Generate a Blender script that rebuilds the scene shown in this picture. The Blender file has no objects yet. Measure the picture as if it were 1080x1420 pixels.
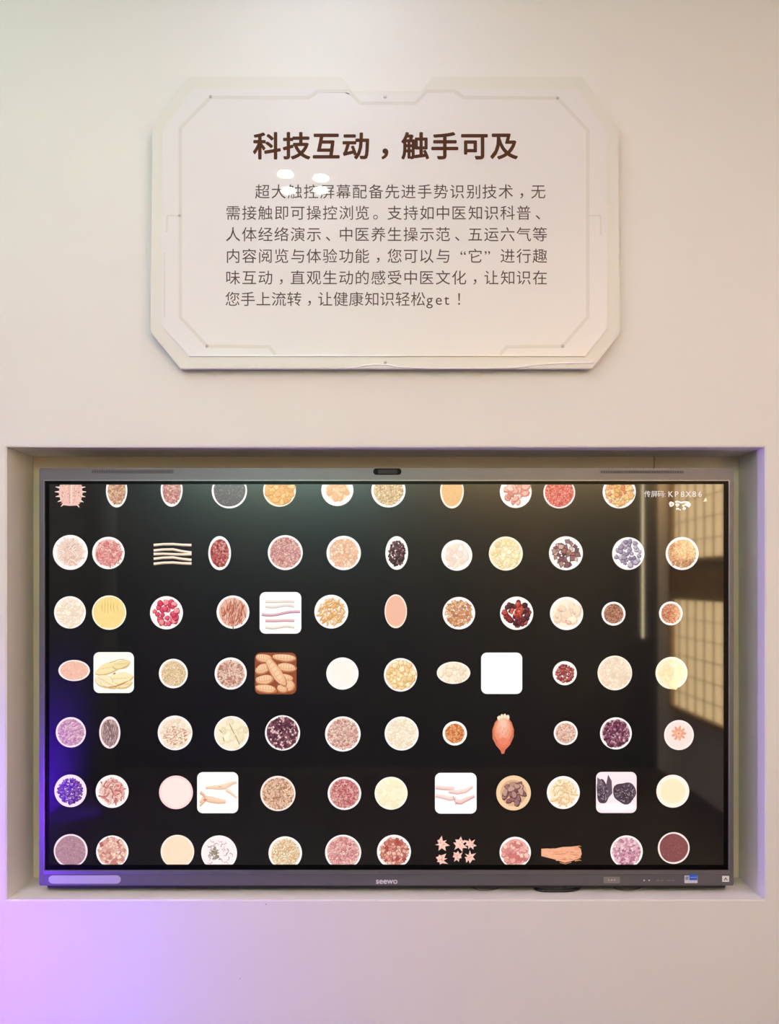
import bpy, bmesh, math, random
from mathutils import Vector
C = bpy.context.scene.collection
PI = math.pi

# ------------------------------------------------------------------ camera, world, lights, exposure
F = 1088.0            # focal length in pixels of the 1080 x 1420 frame
D = 2.13              # camera to wall distance (m)
CX, CY = 537.0, 806.0 # principal point (eye level) in the frame
EYE = 1.55            # camera height

cam_d = bpy.data.cameras.new('camera'); cam = bpy.data.objects.new('camera', cam_d); C.objects.link(cam)
cam.location = (0, -D, EYE); cam.rotation_euler = (PI/2, 0, 0)
cam_d.sensor_fit = 'VERTICAL'; cam_d.sensor_height = 24.0
cam_d.lens = F/1420*24.0
cam_d.shift_x = (540-CX)/1420; cam_d.shift_y = -(710-CY)/1420
cam_d.clip_start = 0.05
bpy.context.scene.camera = cam

w = bpy.data.worlds.new('world'); bpy.context.scene.world = w; w.use_nodes = True
w.node_tree.nodes['Background'].inputs[0].default_value = (0.9, 0.85, 0.8, 1)
w.node_tree.nodes['Background'].inputs[1].default_value = 0.05

vs = bpy.context.scene.view_settings
vs.view_transform = 'Standard'; vs.look = 'None'; vs.gamma = 1; vs.use_curve_mapping = False
vs.exposure = -0.15

def area(name, loc, target, size, power, color, size_y=None, spread=None):
    l = bpy.data.lights.new(name, 'AREA'); l.energy = power; l.color = color; l.size = size
    if size_y: l.shape = 'RECTANGLE'; l.size_y = size_y
    if spread: l.spread = spread
    o = bpy.data.objects.new(name, l); C.objects.link(o); o.location = loc
    o.rotation_euler = (Vector(target)-Vector(loc)).to_track_quat('-Z', 'Y').to_euler()
    return o
area('ceiling_light_neutral', (-1.30, -0.95, 3.27), (-0.1, 0.0, 1.0), 0.35, 7.1, (0.60, 1.0, 0.78))
area('top_fill_middle', (-0.15, -0.44, 3.28), (-0.15, -0.25, 1.0), 0.2, 2.0, (0.65, 0.74, 1.0))  # added unseen fill that brightens the top middle of the wall
area('room_light_left', (-1.85, -2.6, 3.28), (-1.85, -2.6, 0.3), 0.35, 48, (1.0, 0.64, 0.93), 1.6)
area('room_light_right', (1.85, -2.6, 3.28), (1.85, -2.6, 0.3), 0.35, 37, (1.0, 0.74, 0.93), 1.6)
area('rear_wash_left', (-0.8, -3.95, 2.9), (-0.8, -4.3, 2.88), 1.7, 335, (0.74, 1.0, 0.93), 0.1)  # added unseen wash, lifts the rear wall mirrored in the screen
area('rear_wash_right', (1.25, -3.95, 2.9), (1.25, -4.3, 2.88), 1.6, 290, (1.0, 0.62, 0.30), 0.1)  # second added wash, warms the right side of that reflection
area('purple_wash', (-1.64, -0.95, 0.62), (-1.02, 0.0, 0.52), 0.2, 6.0, (0.17, 0.004, 1.0), None, math.radians(85))
area('purple_strip', (-2.1, -0.030, 0.9), (1.0, 0.03, 1.2), 0.04, 48, (0.50, 0.30, 1.0), 1.0)
pf = bpy.data.lights.new('purple_spot', 'SPOT'); pf.energy = 520; pf.color = (0.10, 0.002, 1.0)
pf.spot_size = math.radians(100); pf.spot_blend = 1; pf.shadow_soft_size = 0
pfo = bpy.data.objects.new('purple_spot', pf); C.objects.link(pfo); pfo.location = (-1.7, -2.9, 0.12)
pfo.rotation_euler = (Vector((-2.25, -3.05, 0.30))-pfo.location).to_track_quat('-Z', 'Y').to_euler()

# ------------------------------------------------------------------ helpers
def P(px, py, y=0.0):
    s = (D + y)/F
    return ((px-CX)*s, y, EYE + (CY-py)*s)

def mat(name, col, rough=0.6, metal=0.0, ior=1.45, coat=0.0, coat_rough=0.03, bump=None, var=None,
        emit=None, emit_s=0.0, spec=0.5, trans=0.0):
    m = bpy.data.materials.new(name); m.use_nodes = True
    nt = m.node_tree; b = nt.nodes['Principled BSDF']
    b.inputs['Base Color'].default_value = (*col, 1); b.inputs['Roughness'].default_value = rough
    b.inputs['Metallic'].default_value = metal; b.inputs['IOR'].default_value = ior
    b.inputs['Coat Weight'].default_value = coat; b.inputs['Coat Roughness'].default_value = coat_rough
    b.inputs['Specular IOR Level'].default_value = spec
    b.inputs['Transmission Weight'].default_value = trans
    if emit: b.inputs['Emission Color'].default_value = (*emit, 1); b.inputs['Emission Strength'].default_value = emit_s
    tc = nt.nodes.new('ShaderNodeTexCoord')
    if bump:
        n = nt.nodes.new('ShaderNodeTexNoise'); n.inputs['Scale'].default_value = bump[0]; n.inputs['Detail'].default_value = 4
        bp = nt.nodes.new('ShaderNodeBump'); bp.inputs['Strength'].default_value = bump[1]; bp.inputs['Distance'].default_value = bump[2]
        nt.links.new(tc.outputs['Object'], n.inputs['Vector']); nt.links.new(n.outputs['Fac'], bp.inputs['Height'])
        nt.links.new(bp.outputs['Normal'], b.inputs['Normal'])
    if var:
        n = nt.nodes.new('ShaderNodeTexNoise'); n.inputs['Scale'].default_value = var[0]; n.inputs['Detail'].default_value = 3
        r = nt.nodes.new('ShaderNodeValToRGB')
        a, c = var[1], var[2]
        r.color_ramp.elements[0].color = (*a, 1); r.color_ramp.elements[1].color = (*c, 1)
        r.color_ramp.elements[0].position = .3; r.color_ramp.elements[1].position = .7
        nt.links.new(tc.outputs['Object'], n.inputs['Vector']); nt.links.new(n.outputs['Fac'], r.inputs['Fac'])
        nt.links.new(r.outputs['Color'], b.inputs['Base Color'])
    return m

def link(name, me, m=None, parent=None, loc=(0, 0, 0)):
    o = bpy.data.objects.new(name, me); C.objects.link(o); o.location = loc
    if m: 
        me.materials.clear(); me.materials.append(m)
    if parent: o.parent = parent
    return o
def from_bm(name, bm, m, parent=None, loc=(0, 0, 0), smooth=False):
    me = bpy.data.meshes.new(name); bm.to_mesh(me); bm.free()
    if smooth:
        for p in me.polygons: p.use_smooth = True
    return link(name, me, m, parent, loc)
def box(bm, x0, x1, y0, y1, z0, z1, bev=0):
    r = bmesh.ops.create_cube(bm, size=1)
    for v in r['verts']:
        v.co = Vector((x0+(v.co.x+.5)*(x1-x0), y0+(v.co.y+.5)*(y1-y0), z0+(v.co.z+.5)*(z1-z0)))
    if bev:
        es = list({e for v in r['verts'] for e in v.link_edges})
        bmesh.ops.bevel(bm, geom=es, offset=bev, segments=2, affect='EDGES')
def boxobj(name, x0, x1, y0, y1, z0, z1, m, parent=None, bev=0):
    bm = bmesh.new(); box(bm, x0, x1, y0, y1, z0, z1, bev); return from_bm(name, bm, m, parent)
def prism(bm, pts, y0, y1):
    """closed outline pts [(x,z)] extruded from y0 (front) to y1 (back)"""
    f = [bm.verts.new((x, y0, z)) for x, z in pts]; b = [bm.verts.new((x, y1, z)) for x, z in pts]
    n = len(pts)
    a = sum(pts[i][0]*pts[(i+1) % n][1]-pts[(i+1) % n][0]*pts[i][1] for i in range(n))
    if a < 0: f.reverse(); b.reverse()
    ff = bm.faces.new(f); bm.faces.new(list(reversed(b)))
    for i in range(n):
        bm.faces.new((f[(i+1) % n], f[i], b[i], b[(i+1) % n]))
    return ff
def bevelled_prism(pts, y0, y1, bev=0.001, holes=None):
    bm = bmesh.new(); ff = prism(bm, pts, y0, y1)
    if bev:
        bmesh.ops.bevel(bm, geom=list(ff.edges), offset=bev, segments=2, affect='EDGES')
    return bm
def rrect(x0, x1, z0, z1, r, n=6):
    out = []
    for cx, cz, a0 in ((x1-r, z1-r, 0), (x0+r, z1-r, 90), (x0+r, z0+r, 180), (x1-r, z0+r, 270)):
        for k in range(n+1):
            a = math.radians(a0+90*k/n); out.append((cx+r*math.cos(a), cz+r*math.sin(a)))
    return out
def pxrrect(x0, x1, y0, y1, r, y):
    a = P(x0, y1, y); b = P(x1, y0, y)
    return rrect(a[0], b[0], a[2], b[2], r)
def tube(name, pts, r, m, parent=None):
    cu = bpy.data.curves.new(name+'_path', 'CURVE'); cu.dimensions = '3D'; cu.bevel_depth = r; cu.bevel_resolution = 3
    s = cu.splines.new('NURBS'); s.points.add(len(pts)-1)
    for i, p in enumerate(pts): s.points[i].co = (*p, 1)
    s.use_endpoint_u = True; s.order_u = 3; s.resolution_u = 10; cu.use_fill_caps = True
    t = bpy.data.objects.new(name, cu); C.objects.link(t)
    bpy.context.view_layer.update()
    me = bpy.data.meshes.new_from_object(t.evaluated_get(bpy.context.evaluated_depsgraph_get()))
    bpy.data.objects.remove(t); 
    for p in me.polygons: p.use_smooth = True
    return link(name, me, m, parent)
def world_loc(o):
    v = Vector(o.location)
    while o.parent: o = o.parent; v += Vector(o.location)
    return v
def adopt(o, par):
    """make o a child of par and keep it where it stands"""
    o.location = world_loc(o)-world_loc(par); o.parent = par; return o
def struct(o): o['kind'] = 'structure'; return o
def tag(o, label, cat=None, group=None):
    o['label'] = label
    if cat: o['category'] = cat
    if group: o['group'] = group
    return o
def empty(name, loc, label, cat, group=None):
    o = bpy.data.objects.new(name, None); C.objects.link(o); o.location = loc; o.empty_display_size = .05
    return tag(o, label, cat, group)

# ------------------------------------------------------------------ materials
M_wall = mat('wall_paint', (.80, .785, .74), .75, bump=(260, .12, .001), var=(1.4, (.812, .797, .75), (.79, .776, .735)))
M_niche = mat('niche_board', (.82, .71, .52), .7, bump=(180, .15, .001), var=(2.5, (.84, .73, .54), (.80, .69, .50)))
M_floor = mat('floor_vinyl', (.07, .06, .056), .5, var=(5, (.064, .055, .052), (.08, .068, .06)))
M_ceil = mat('ceiling_paint', (.8, .78, .74), .85)
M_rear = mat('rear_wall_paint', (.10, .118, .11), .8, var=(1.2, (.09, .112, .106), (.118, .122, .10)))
M_base = mat('skirting_paint', (.5, .48, .45), .5)
M_wood = mat('lattice_wood', (.42, .28, .13), .5, var=(12, (.38, .25, .11), (.46, .31, .15)))

# ------------------------------------------------------------------ the room
XL, XR, YR, H = -2.25, 2.25, -4.3, 3.3
# display wall with its niche
nx0, _, nz1 = P(9, 620); nx1, _, nz0 = P(1061, 1248)
ND = 0.16
bm = bmesh.new()
def q(bm, *vs): bm.faces.new([bm.verts.new(v) for v in vs])
xs = [XL, nx0, nx1, XR]; zs = [0, nz0, nz1, H]
grid = [[bm.verts.new((x, 0, z)) for z in zs] for x in xs]
for i in range(3):
    for j in range(3):
        if i == 1 and j == 1: continue
        bm.faces.new((grid[i][j], grid[i+1][j], grid[i+1][j+1], grid[i][j+1]))
inner = [grid[1][1], grid[2][1], grid[2][2], grid[1][2]]
back = [bm.verts.new((v.co.x, ND, v.co.z)) for v in inner]
for i in range(4):
    j = (i+1) % 4
    bm.faces.new((inner[i], back[i], back[j], inner[j]))
bmesh.ops.recalc_face_normals(bm, faces=bm.faces[:])
eds = [e for e in bm.edges if all(v in inner for v in e.verts)]
bmesh.ops.bevel(bm, geom=eds, offset=.0025, segments=2, affect='EDGES')
wall_front = struct(from_bm('wall_front', bm, M_wall))
# the two boards at the back of the niche meet in an open joint
jx = P(907, 640, ND)[0]
boxobj('panel', nx0, jx-.0012, ND, ND+.018, nz0, nz1, M_niche, wall_front, .0008)
boxobj('panel', jx+.0012, nx1, ND, ND+.018, nz0, nz1, M_niche, wall_front, .0008)
boxobj('backing', nx0, nx1, ND+.018, ND+.024, nz0, nz1, mat('dark_backing', (.05, .04, .03), .8), wall_front)
# two scuff marks under the niche
for (sx, sy, sr) in ((369, 1254, .0018), (333, 1357, .0014)):
    p = P(sx, sy); bm = bmesh.new()
    prism(bm, [(p[0]+sr*math.cos(a)*(1+.3*math.sin(3*a)), p[2]+.8*sr*math.sin(a)) for a in [k*PI/5 for k in range(10)]], -.0004, .0002)
    from_bm('scuff', bm, mat('scuff_mark', (.35, .28, .3), .8), wall_front)

struct(boxobj('floor', XL, XR, YR, 0.25, -.05, 0, M_floor))
struct(boxobj('ceiling', XL, XR, YR, 0.25, H, H+.05, M_ceil))
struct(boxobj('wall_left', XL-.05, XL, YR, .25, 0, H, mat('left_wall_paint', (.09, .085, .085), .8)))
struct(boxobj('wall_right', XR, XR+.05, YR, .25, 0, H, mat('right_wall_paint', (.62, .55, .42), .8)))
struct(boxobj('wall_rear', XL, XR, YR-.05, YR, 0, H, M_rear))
struct(boxobj('baseboard_front', XL+.001, XR-.001, -.012, 0, 0, .09, M_base))

# ------------------------------------------------------------------ what the glass reflects: lattice screen, added glow strip, spot lamps
ls = empty('lattice_screen', (XR-.03, -3.35, .57), 'warm lit wooden lattice screen on the side wall, mirrored in the display glass', 'screen')
def lbox(n, y0, y1, z0, z1, x0=-.02, x1=.02):
    o = boxobj(n, x0, x1, y0, y1, z0, z1, M_wood, ls, .001)
LH, LW = 1.9, .55
for y in (-LW, LW): lbox('frame_post', y-.02, y+.02, 0, LH)
for z in (0, .86, 1.13, LH): lbox('frame_rail', -LW, LW, z-.02, z+.02)
lbox('middle_board', -LW, LW, .88, 1.11, -.008, .008)
for k in range(1, 7): lbox('slat', -LW+2*LW*k/7-.002, -LW+2*LW*k/7+.002, 0, LH, -.006, .006)
for z in (.14, .28, .42, .56, .70, 1.28, 1.43, 1.58, 1.73): lbox('slat', -LW, LW, z-.002, z+.002, -.005, .007)
M_backlight = mat('warm_backlight', (.8, .7, .5), .6, emit=(1, .72, .36), emit_s=5.5)
boxobj('lit_backing', .021, .027, -LW, LW, 0, .86, M_backlight, ls); boxobj('lit_backing', .021, .027, -LW, LW, 1.13, LH, M_backlight, ls)

lt = empty('reflected_glow_strip', (1.62, -2.75, 1.19), 'unseen slim glowing strip, added to draw the thin bright line in the display glass', 'lamp')  # made-up glowing strip standing for a bright line in the reflection
boxobj('tube', -.005, .005, -.005, .005, 0, .98, mat('warm_tube', (.9, .8, .6), .4, emit=(1, .82, .5), emit_s=8), lt, .002)
boxobj('cord', -.0015, .0015, -.0015, .0015, .98, H-1.19, mat('cord_black', (.03, .03, .03), .5), lt)  # made-up cord that carries the added strip

M_spot = mat('spot_lens', (1, 1, 1), .3, emit=(1, .98, .95), emit_s=90)
M_can = mat('spot_ring', (.75, .75, .74), .4)
for px, py, lab in ((396, 242, 'left rear'), (445, 247.5, 'right rear'), (400, 265, 'left front'), (445, 264.5, 'right front')):
    run = (H-EYE-.005)*F/(CY-py)
    x = (px-CX)/F*run; y = -.030-(run-(D-.030))
    o = empty('ceiling_spot', (x, y, H), 'round recessed ceiling spot, %s of the four mirrored in the acrylic sign' % lab, 'lamp', 'ceiling spots over the sign')
    for nm, r, h, m in (('ring', .042, .003, M_can), ('lens', .0335, .0045, M_spot)):
        bm = bmesh.new(); bmesh.ops.create_cone(bm, cap_ends=True, segments=40, radius1=r, radius2=r, depth=h)
        bmesh.ops.translate(bm, verts=bm.verts[:], vec=(0, 0, -h/2)); from_bm(nm, bm, m, o)

# ------------------------------------------------------------------ the acrylic sign
SB, SF = -.018, -.0265       # back and front face of the back plate
sign = empty('acrylic_sign', (0, 0, P(535, 511)[2]), 'cream acrylic sign with cut corners and brown Chinese lettering, above the wall niche', 'sign')
def child(o): return adopt(o, sign)
M_rim = mat('frosted_rim_acrylic', (.755, .745, .675), .45, coat=.15, coat_rough=.05, ior=1.49, spec=.3)
M_face = mat('white_printed_acrylic', (.80, .785, .765), .35, coat=1.0, coat_rough=.012, ior=1.49)
M_line = mat('engraved_line', (.72, .70, .635), .5, coat=1.0, coat_rough=.012)
M_title = mat('brown_print', (.085, .032, .012), .6, coat=.45, coat_rough=.012, spec=.05)
M_text = mat('grey_brown_print', (.098, .078, .066), .6, coat=.45, coat_rough=.012, spec=.05)
M_screw = mat('steel_screw', (.45, .44, .42), .3, metal=1)
def Q(pts, y): return [(P(a, b, y)[0], P(a, b, y)[2]) for a, b in pts]
outer = [(262, 106), (473, 106), (489, 127), (584, 127), (600, 106), (807, 106), (857, 176), (860, 462), (823, 508), (820, 511), (250, 511), (208, 460), (211, 175)]
inner_o = [(268, 123), (466, 123), (482, 131), (590, 131), (606, 123), (801, 123), (841, 181), (843, 455), (811, 494), (262, 494), (224, 452), (225, 181)]
child(from_bm('back_plate', bevelled_prism(Q(outer, SF), SF, SB, .0012), M_rim))
FF = SF-.0035
child(from_bm('front_plate', bevelled_prism(Q(inner_o, FF), FF, SF-.0002, .0008), M_face))
def ribbon(name, pts, wpx, y, m, thick=.0003):
    """a flat printed line along px points, mitred"""
    s = (D+y)/F; pp = [Vector((P(a, b, y)[0], P(a, b, y)[2])) for a, b in pts]; h = wpx*s/2
    bm = bmesh.new(); L, R = [], []
    for i, p in enumerate(pp):
        d0 = (pp[i]-pp[i-1]).normalized() if i else (pp[1]-pp[0]).normalized()
        d1 = (pp[i+1]-pp[i]).normalized() if i < len(pp)-1 else d0
        t = (d0+d1).normalized(); nrm = Vector((-t.y, t.x)); k = h/max(.4, nrm.dot(Vector((-d0.y, d0.x))))
        L.append(p+nrm*k); R.append(p-nrm*k)
    prism(bm, [(v.x, v.y) for v in L]+[(v.x, v.y) for v in reversed(R)], y-thick, y)
    return child(from_bm(name, bm, m))
ribbon('engraved_line', [(382, 492), (373, 481), (287, 480), (250, 440), (250, 177), (292, 135), (428, 135), (441, 126), (484, 126.5), (499, 143), (576, 143), (592, 126.5), (630, 126), (643, 135), (773, 136), (815, 181), (815, 440), (780, 480), (703, 481), (693, 492)], 4.5, FF, M_line)
ribbon('engraved_line', [(250, 299), (232, 299), (231, 322)], 2, FF, M_line)
ribbon('engraved_line', [(228, 350), (228, 440)], 1.6, FF, M_line)
ribbon('engraved_line', [(817, 299), (833, 299), (833, 326)], 2, FF, M_line)
for sx, sy in ((292, 134), (534, 134.5), (773, 136), (287, 480), (534, 502), (780, 480)):
    p = P(sx, sy, FF); yb = FF if sy < 490 and sx != 534 else SF
    if sx == 534 and sy < 200: yb = FF
    bm = bmesh.new(); bmesh.ops.create_uvsphere(bm, u_segments=16, v_segments=8, radius=.0042)
    for v in bm.verts: v.co.y = v.co.y*.5 if v.co.y < 0 else v.co.y*.1
    o = child(from_bm('screw_cap', bm, M_screw, None, (p[0], yb, p[2]), True))
    bm = bmesh.new(); bmesh.ops.create_cone(bm, cap_ends=True, segments=16, radius1=.004, radius2=.004, depth=-SB)
    bmesh.ops.rotate(bm, verts=bm.verts[:], cent=(0, 0, 0), matrix=__import__('mathutils').Matrix.Rotation(PI/2, 3, 'X'))
    o = child(from_bm('standoff', bm, M_screw, None, (p[0], SB/2, p[2])))
# glint along the sign's warped bottom edge, modelled as a thin white strip
ep = [(478, 510.5), (492, 509.5), (505, 506.5), (520, 505.2), (538, 505.6), (550, 508.2), (565, 509.8), (600, 510.8), (660, 510.8), (700, 510.2), (722, 508.6), (745, 505.5), (765, 503.8), (795, 503.0), (823, 502.8)]
bm = bmesh.new(); rows = []
for a, b in ep:
    x, _, z = P(a, b, SF); t = .0018 if 490 < a < 555 or a > 718 else .0009
    rows.append([bm.verts.new(v) for v in ((x, SF-.0003, z+t), (x, SF-.0030, z-t), (x, SF-.0003, z-t*1.3))])
for r0, r1 in zip(rows, rows[1:]):
    for k in range(3): bm.faces.new((r0[k], r0[(k+1) % 3], r1[(k+1) % 3], r1[k]))
bm.faces.new(rows[0]); bm.faces.new(list(reversed(rows[-1]))); bmesh.ops.recalc_face_normals(bm, faces=bm.faces[:])
child(from_bm('edge_glint', bm, mat('edge_glint', (.98, .96, .90), .3)))

# lettering
def glyph_lines(name, chars, size_px, y, m, bold=0.0, parent=None, rel=True):
    """chars = [(ch, centre_px or left_px, baseline_py, mode)] -> one mesh"""
    bm = bmesh.new(); s = (D+y)/F
    dg = None
    for ch, cx, by, mode in chars:
        cu = bpy.data.curves.new('t', 'FONT'); cu.body = ch; cu.size = size_px*s; cu.offset = bold*s
        cu.offset = 0; cu.resolution_u = 3; cu.extrude = .00012; cu.align_x = 'LEFT'
        o = bpy.data.objects.new('t', cu); C.objects.link(o)
        bpy.context.view_layer.update()
        me = bpy.data.meshes.new_from_object(o.evaluated_get(bpy.context.evaluated_depsgraph_get()))
        bpy.data.objects.remove(o); bpy.data.curves.remove(cu)
        if not len(me.vertices): bpy.data.meshes.remove(me); continue
        x0 = min(v.co.x for v in me.vertices); x1 = max(v.co.x for v in me.vertices)
        px, _, pz = P(cx, by, y)
        off = px-(x0+x1)/2 if mode == 'c' else (px-x0 if mode == 'l' else px-x1 if mode == 'r' else px)
        shifts = [(0, 0)]+([(bold*s*math.cos(k*PI/4), bold*s*math.sin(k*PI/4)) for k in range(8)] if bold > .05 else [])
        for kk, (dx, dz) in enumerate(shifts):
            n0 = len(bm.verts); bm.from_mesh(me); bm.verts.ensure_lookup_table()
            for v in bm.verts[n0:]: v.co = Vector((v.co.x+off+dx, y-.00015-v.co.z-kk*.000004, v.co.y+pz+dz))
        bpy.data.meshes.remove(me)
    bmesh.ops.recalc_face_normals(bm, faces=bm.faces[:])
    return from_bm(name, bm, m, parent)
GS = 1.0   # em size correction
def row(name, text, x_left, pitch, cy, size, m, bold):
    """text laid out in cells; cy = centre of the full-height glyphs"""
    chars = []
    for i, ch in enumerate(text):
        c = x_left+pitch*(i+.5); base = cy+size*.36
        if ch in '，': chars.append((ch, c+(-.02*pitch), base-size*.03, 'c'))
        elif ch == '、': chars.append((ch, c-.12*pitch, base, 'c'))
        elif ch == '。': chars.append((ch, c-.18*pitch, base, 'c'))
        elif ch == '“': chars.append((ch, c+.25*pitch, base, 'c'))
        elif ch == '”': chars.append((ch, c-.25*pitch, base, 'c'))
        elif ch == '！': chars.append((ch, c, base, 'c'))
        else: chars.append((ch, c, base, 'c'))
    return chars
TY = FF
title = glyph_lines('heading_text', row('', '科技互动，触手可及', 349.5, 41.1, 203, 39.5, None, 0), 39.5*GS, TY, M_title, .95)
title['label'] = 'large bold brown heading'; child(title)
lines = [('超大触控屏幕配备先进手势识别技术，无', 352.5, 266), ('需接触即可操控浏览。支持如中医知识科普、', 312, 295.5),
         ('人体经络演示、中医养生操示范、五运六气等', 312, 325.3), ('内容阅览与体验功能，您可以与“它”进行趣', 312, 355.3),
         ('味互动，直观生动的感受中医文化，让知识在', 312, 385.3), ('您手上流转，让健康知识轻松', 311.5, 415)]
for t, x, cy in lines:
    pitch = 22.38 if x != 352.5 else 22.5
    if t.startswith('您'): pitch = 21.45
    ch = row('', t, x, pitch, cy, 21.3, None, 0)
    if t.startswith('您'):
        base = cy+21.3*.36
        ch += [('g', 595.5, base, 'c'), ('e', 608.3, base, 'c'), ('t', 619.3, base, 'c'), ('！', 636.5, base, 'c')]
    child(glyph_lines('text_line', ch, 21.3*GS, TY, M_text, .02))

# ------------------------------------------------------------------ the touch display
TVF = 0.045
z_tv = P(0, 1228, TVF)[2]
tv = empty('touch_display', (0, TVF, z_tv), 'large grey framed touch display showing rows of dried herb pictures, in the wall niche', 'display')
def tvc(o): return adopt(o, tv)
M_bez = mat('anodised_frame', (.15, .145, .155), .36, metal=.35, bump=(700, .05, .0005))
M_bez2 = mat('frame_lip', (.30, .30, .31), .33, metal=.8)
M_dark = mat('black_plastic', (.012, .012, .012), .45)
def PX(px, py, y=TVF): p = P(px, py, y); return p[0], p[2]
x0, z1 = PX(54, 649); x1, z0 = PX(1017.5, 1228.5)
ix0, iz1 = PX(62, 667); ix1, iz0 = PX(1010, 1207)
# frame ring with a bevelled profile
bm = bmesh.new()
def ring(a, b, y0, y1, bev):
    ox0, ox1, oz0, oz1 = a; jx0, jx1, jz0, jz1 = b
    o_ = [(ox0, oz0), (ox1, oz0), (ox1, oz1), (ox0, oz1)]; i_ = [(jx0, jz0), (jx1, jz0), (jx1, jz1), (jx0, jz1)]
    vo = [bm.verts.new((x, y0, z)) for x, z in o_]; vi = [bm.verts.new((x, y0, z)) for x, z in i_]
    bo = [bm.verts.new((x, y1, z)) for x, z in o_]; bi = [bm.verts.new((x, y1, z)) for x, z in i_]
    es = []
    for k in range(4):
        l = (k+1) % 4
        bm.faces.new((vo[k], vo[l], vi[l], vi[k])); bm.faces.new((bo[l], bo[k], bi[k], bi[l]))
        bm.faces.new((vo[l], vo[k], bo[k], bo[l])); bm.faces.new((vi[k], vi[l], bi[l], bi[k]))
    bm.edges.ensure_lookup_table()
    for e in bm.edges:
        s = set(e.verts)
        if s <= set(vo) or s <= set(vi) or any(s == {vo[k], bo[k]} for k in range(4)): es.append(e)
    bmesh.ops.bevel(bm, geom=es, offset=bev, segments=3, affect='EDGES')
ring((x0, x1, z0, z1), (ix0, ix1, iz0, iz1), TVF, TVF+.045, .0022)
tvc(from_bm('frame', bm, M_bez))
bm = bmesh.new(); e = .0028
ring((ix0-e, ix1+e, iz0-.010, iz1+e), (ix0+.0002, ix1-.0002, iz0+.0002, iz1-.0002), TVF-.0016, TVF+.004, .0007)
tvc(from_bm('frame_lip', bm, M_bez2))
tvc(boxobj('rear_housing', x0+.012, x1-.012, TVF+.045, TVF+.085, z0+.001, z1-.012, M_dark, None, .003))
tvc(boxobj('under_shade_strip', x0+.02, x1-.02, TVF+.006, TVF+.080, z0-.0085, z0+.0005, M_dark, None, .002))  # dark strip added to deepen the shade under the display
tvc(boxobj('wall_bracket', -.45, .45, TVF+.085, ND-.0002, (z0+z1)/2-.22, (z0+z1)/2+.22, M_dark, None, .002))
# glass panel
M_screen = mat('screen_glass', (.003, .003, .0033), .042, ior=1.95, spec=.5, emit=(.9, .95, 1), emit_s=.0012)
M_mask = mat('black_glass_border', (.002, .002, .002), .25, ior=1.3, spec=.3)
GY = TVF+.004
tvc(boxobj('glass_border', ix0-.001, ix1+.001, GY, GY+.008, iz0-.001, iz1+.001, M_mask))
sx0, sz1 = PX(68.5, 671.5, GY); sx1, sz0 = PX(1003, 1199.3, GY)
scr = tvc(boxobj('screen', sx0, sx1, GY-.0006, GY+.0005, sz0, sz1, M_screen)); scr['label'] = 'dark glossy lit panel with herb pictures'

# details on the frame
def pill(name, a, b, c, d, r, y, depth, m):
    o = from_bm(name, bevelled_prism(pxrrect(a, b, c, d, r, y), y-depth, y+.0005, depth*.4), m); 
    return tvc(o)
cw = pill('camera_window', 517.5, 556.5, 649.6, 658.4, .0085, TVF, .0012, mat('camera_black', (.004, .004, .004), .55, spec=.15))
pill('camera_cover', 524, 551, 651.2, 656.8, .003, TVF-.0012, .0006, mat('camera_grey', (.028, .030, .027), .5, spec=.3))
M_slot = mat('grille_base_grey', (.115, .11, .115), .6, metal=.3)  # plain grey of the grille strips, darker than the frame
def vent(a, b, c, d):
    o = pill('speaker_grille', a, b, c, d, .003, TVF, .0004, M_slot); sl = []
    n = int((b-a)/3.2)
    bm = bmesh.new()
    for i in range(n):
        xx = a+2+i*(b-a-4)/(n-1); p = P(xx, (c+d)/2, TVF-.0004); box(bm, p[0]-.0011, p[0]+.0011, p[1]-.0005, p[1]+.0002, p[2]-.0022, p[2]+.0022)
    g = adopt(from_bm('grille_slot', bm, mat('slot_grey', (.05, .048, .05), .6)), o); g['kind'] = 'stuff'
    return o
vent(127, 241, 651.5, 656.5); vent(832, 948, 652.5, 656.5)
pl = pill('soft_pad', 67.5, 167.5, 1213.8, 1225.2, .0115, TVF, .0012, mat('pale_pad', (.42, .41, .43), .45)); pl['label'] = 'pale rounded strip on the lower left of the frame'
bt = pill('power_button', 836.5, 859.5, 1215.8, 1224.6, .0032, TVF, .0010, mat('button_grey', (.32, .30, .29), .4, metal=.5)); bt['label'] = 'small lighter grey button'
M_print = mat('pale_print', (.78, .77, .78), .5)
def label_text(name, txt, cx, base, size, y, m, bold=0.0, track=None):
    if track:
        ch = [(c, cx+(i-(len(txt)-1)/2)*track, base, 'c') for i, c in enumerate(txt)]
    else: ch = [(txt, cx, base, 'c')]
    return glyph_lines(name, ch, size, y, m, bold)
lg = tvc(label_text('brand_lettering', 'seewo', 536.2, 1225.4, 11.6, TVF-.0002, M_print, .22)); lg['label'] = 'small white lettering reading seewo'
tvc(label_text('button_lettering', '•••', 848, 1222.7, 7, TVF-.0011, M_print, .0, 4))
M_faint = mat('faint_print', (.45, .43, .42), .5, metal=.2)
for a, c in ((893, '●'), (900, '◄')):
    tvc(label_text('key_symbol', '•', a, 1223.8, 9, TVF-.0002, M_print, 0))
for a in (912, 918, 927, 933): tvc(label_text('key_symbol', '–', a, 1223, 8, TVF-.0002, M_faint, 0))
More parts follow.
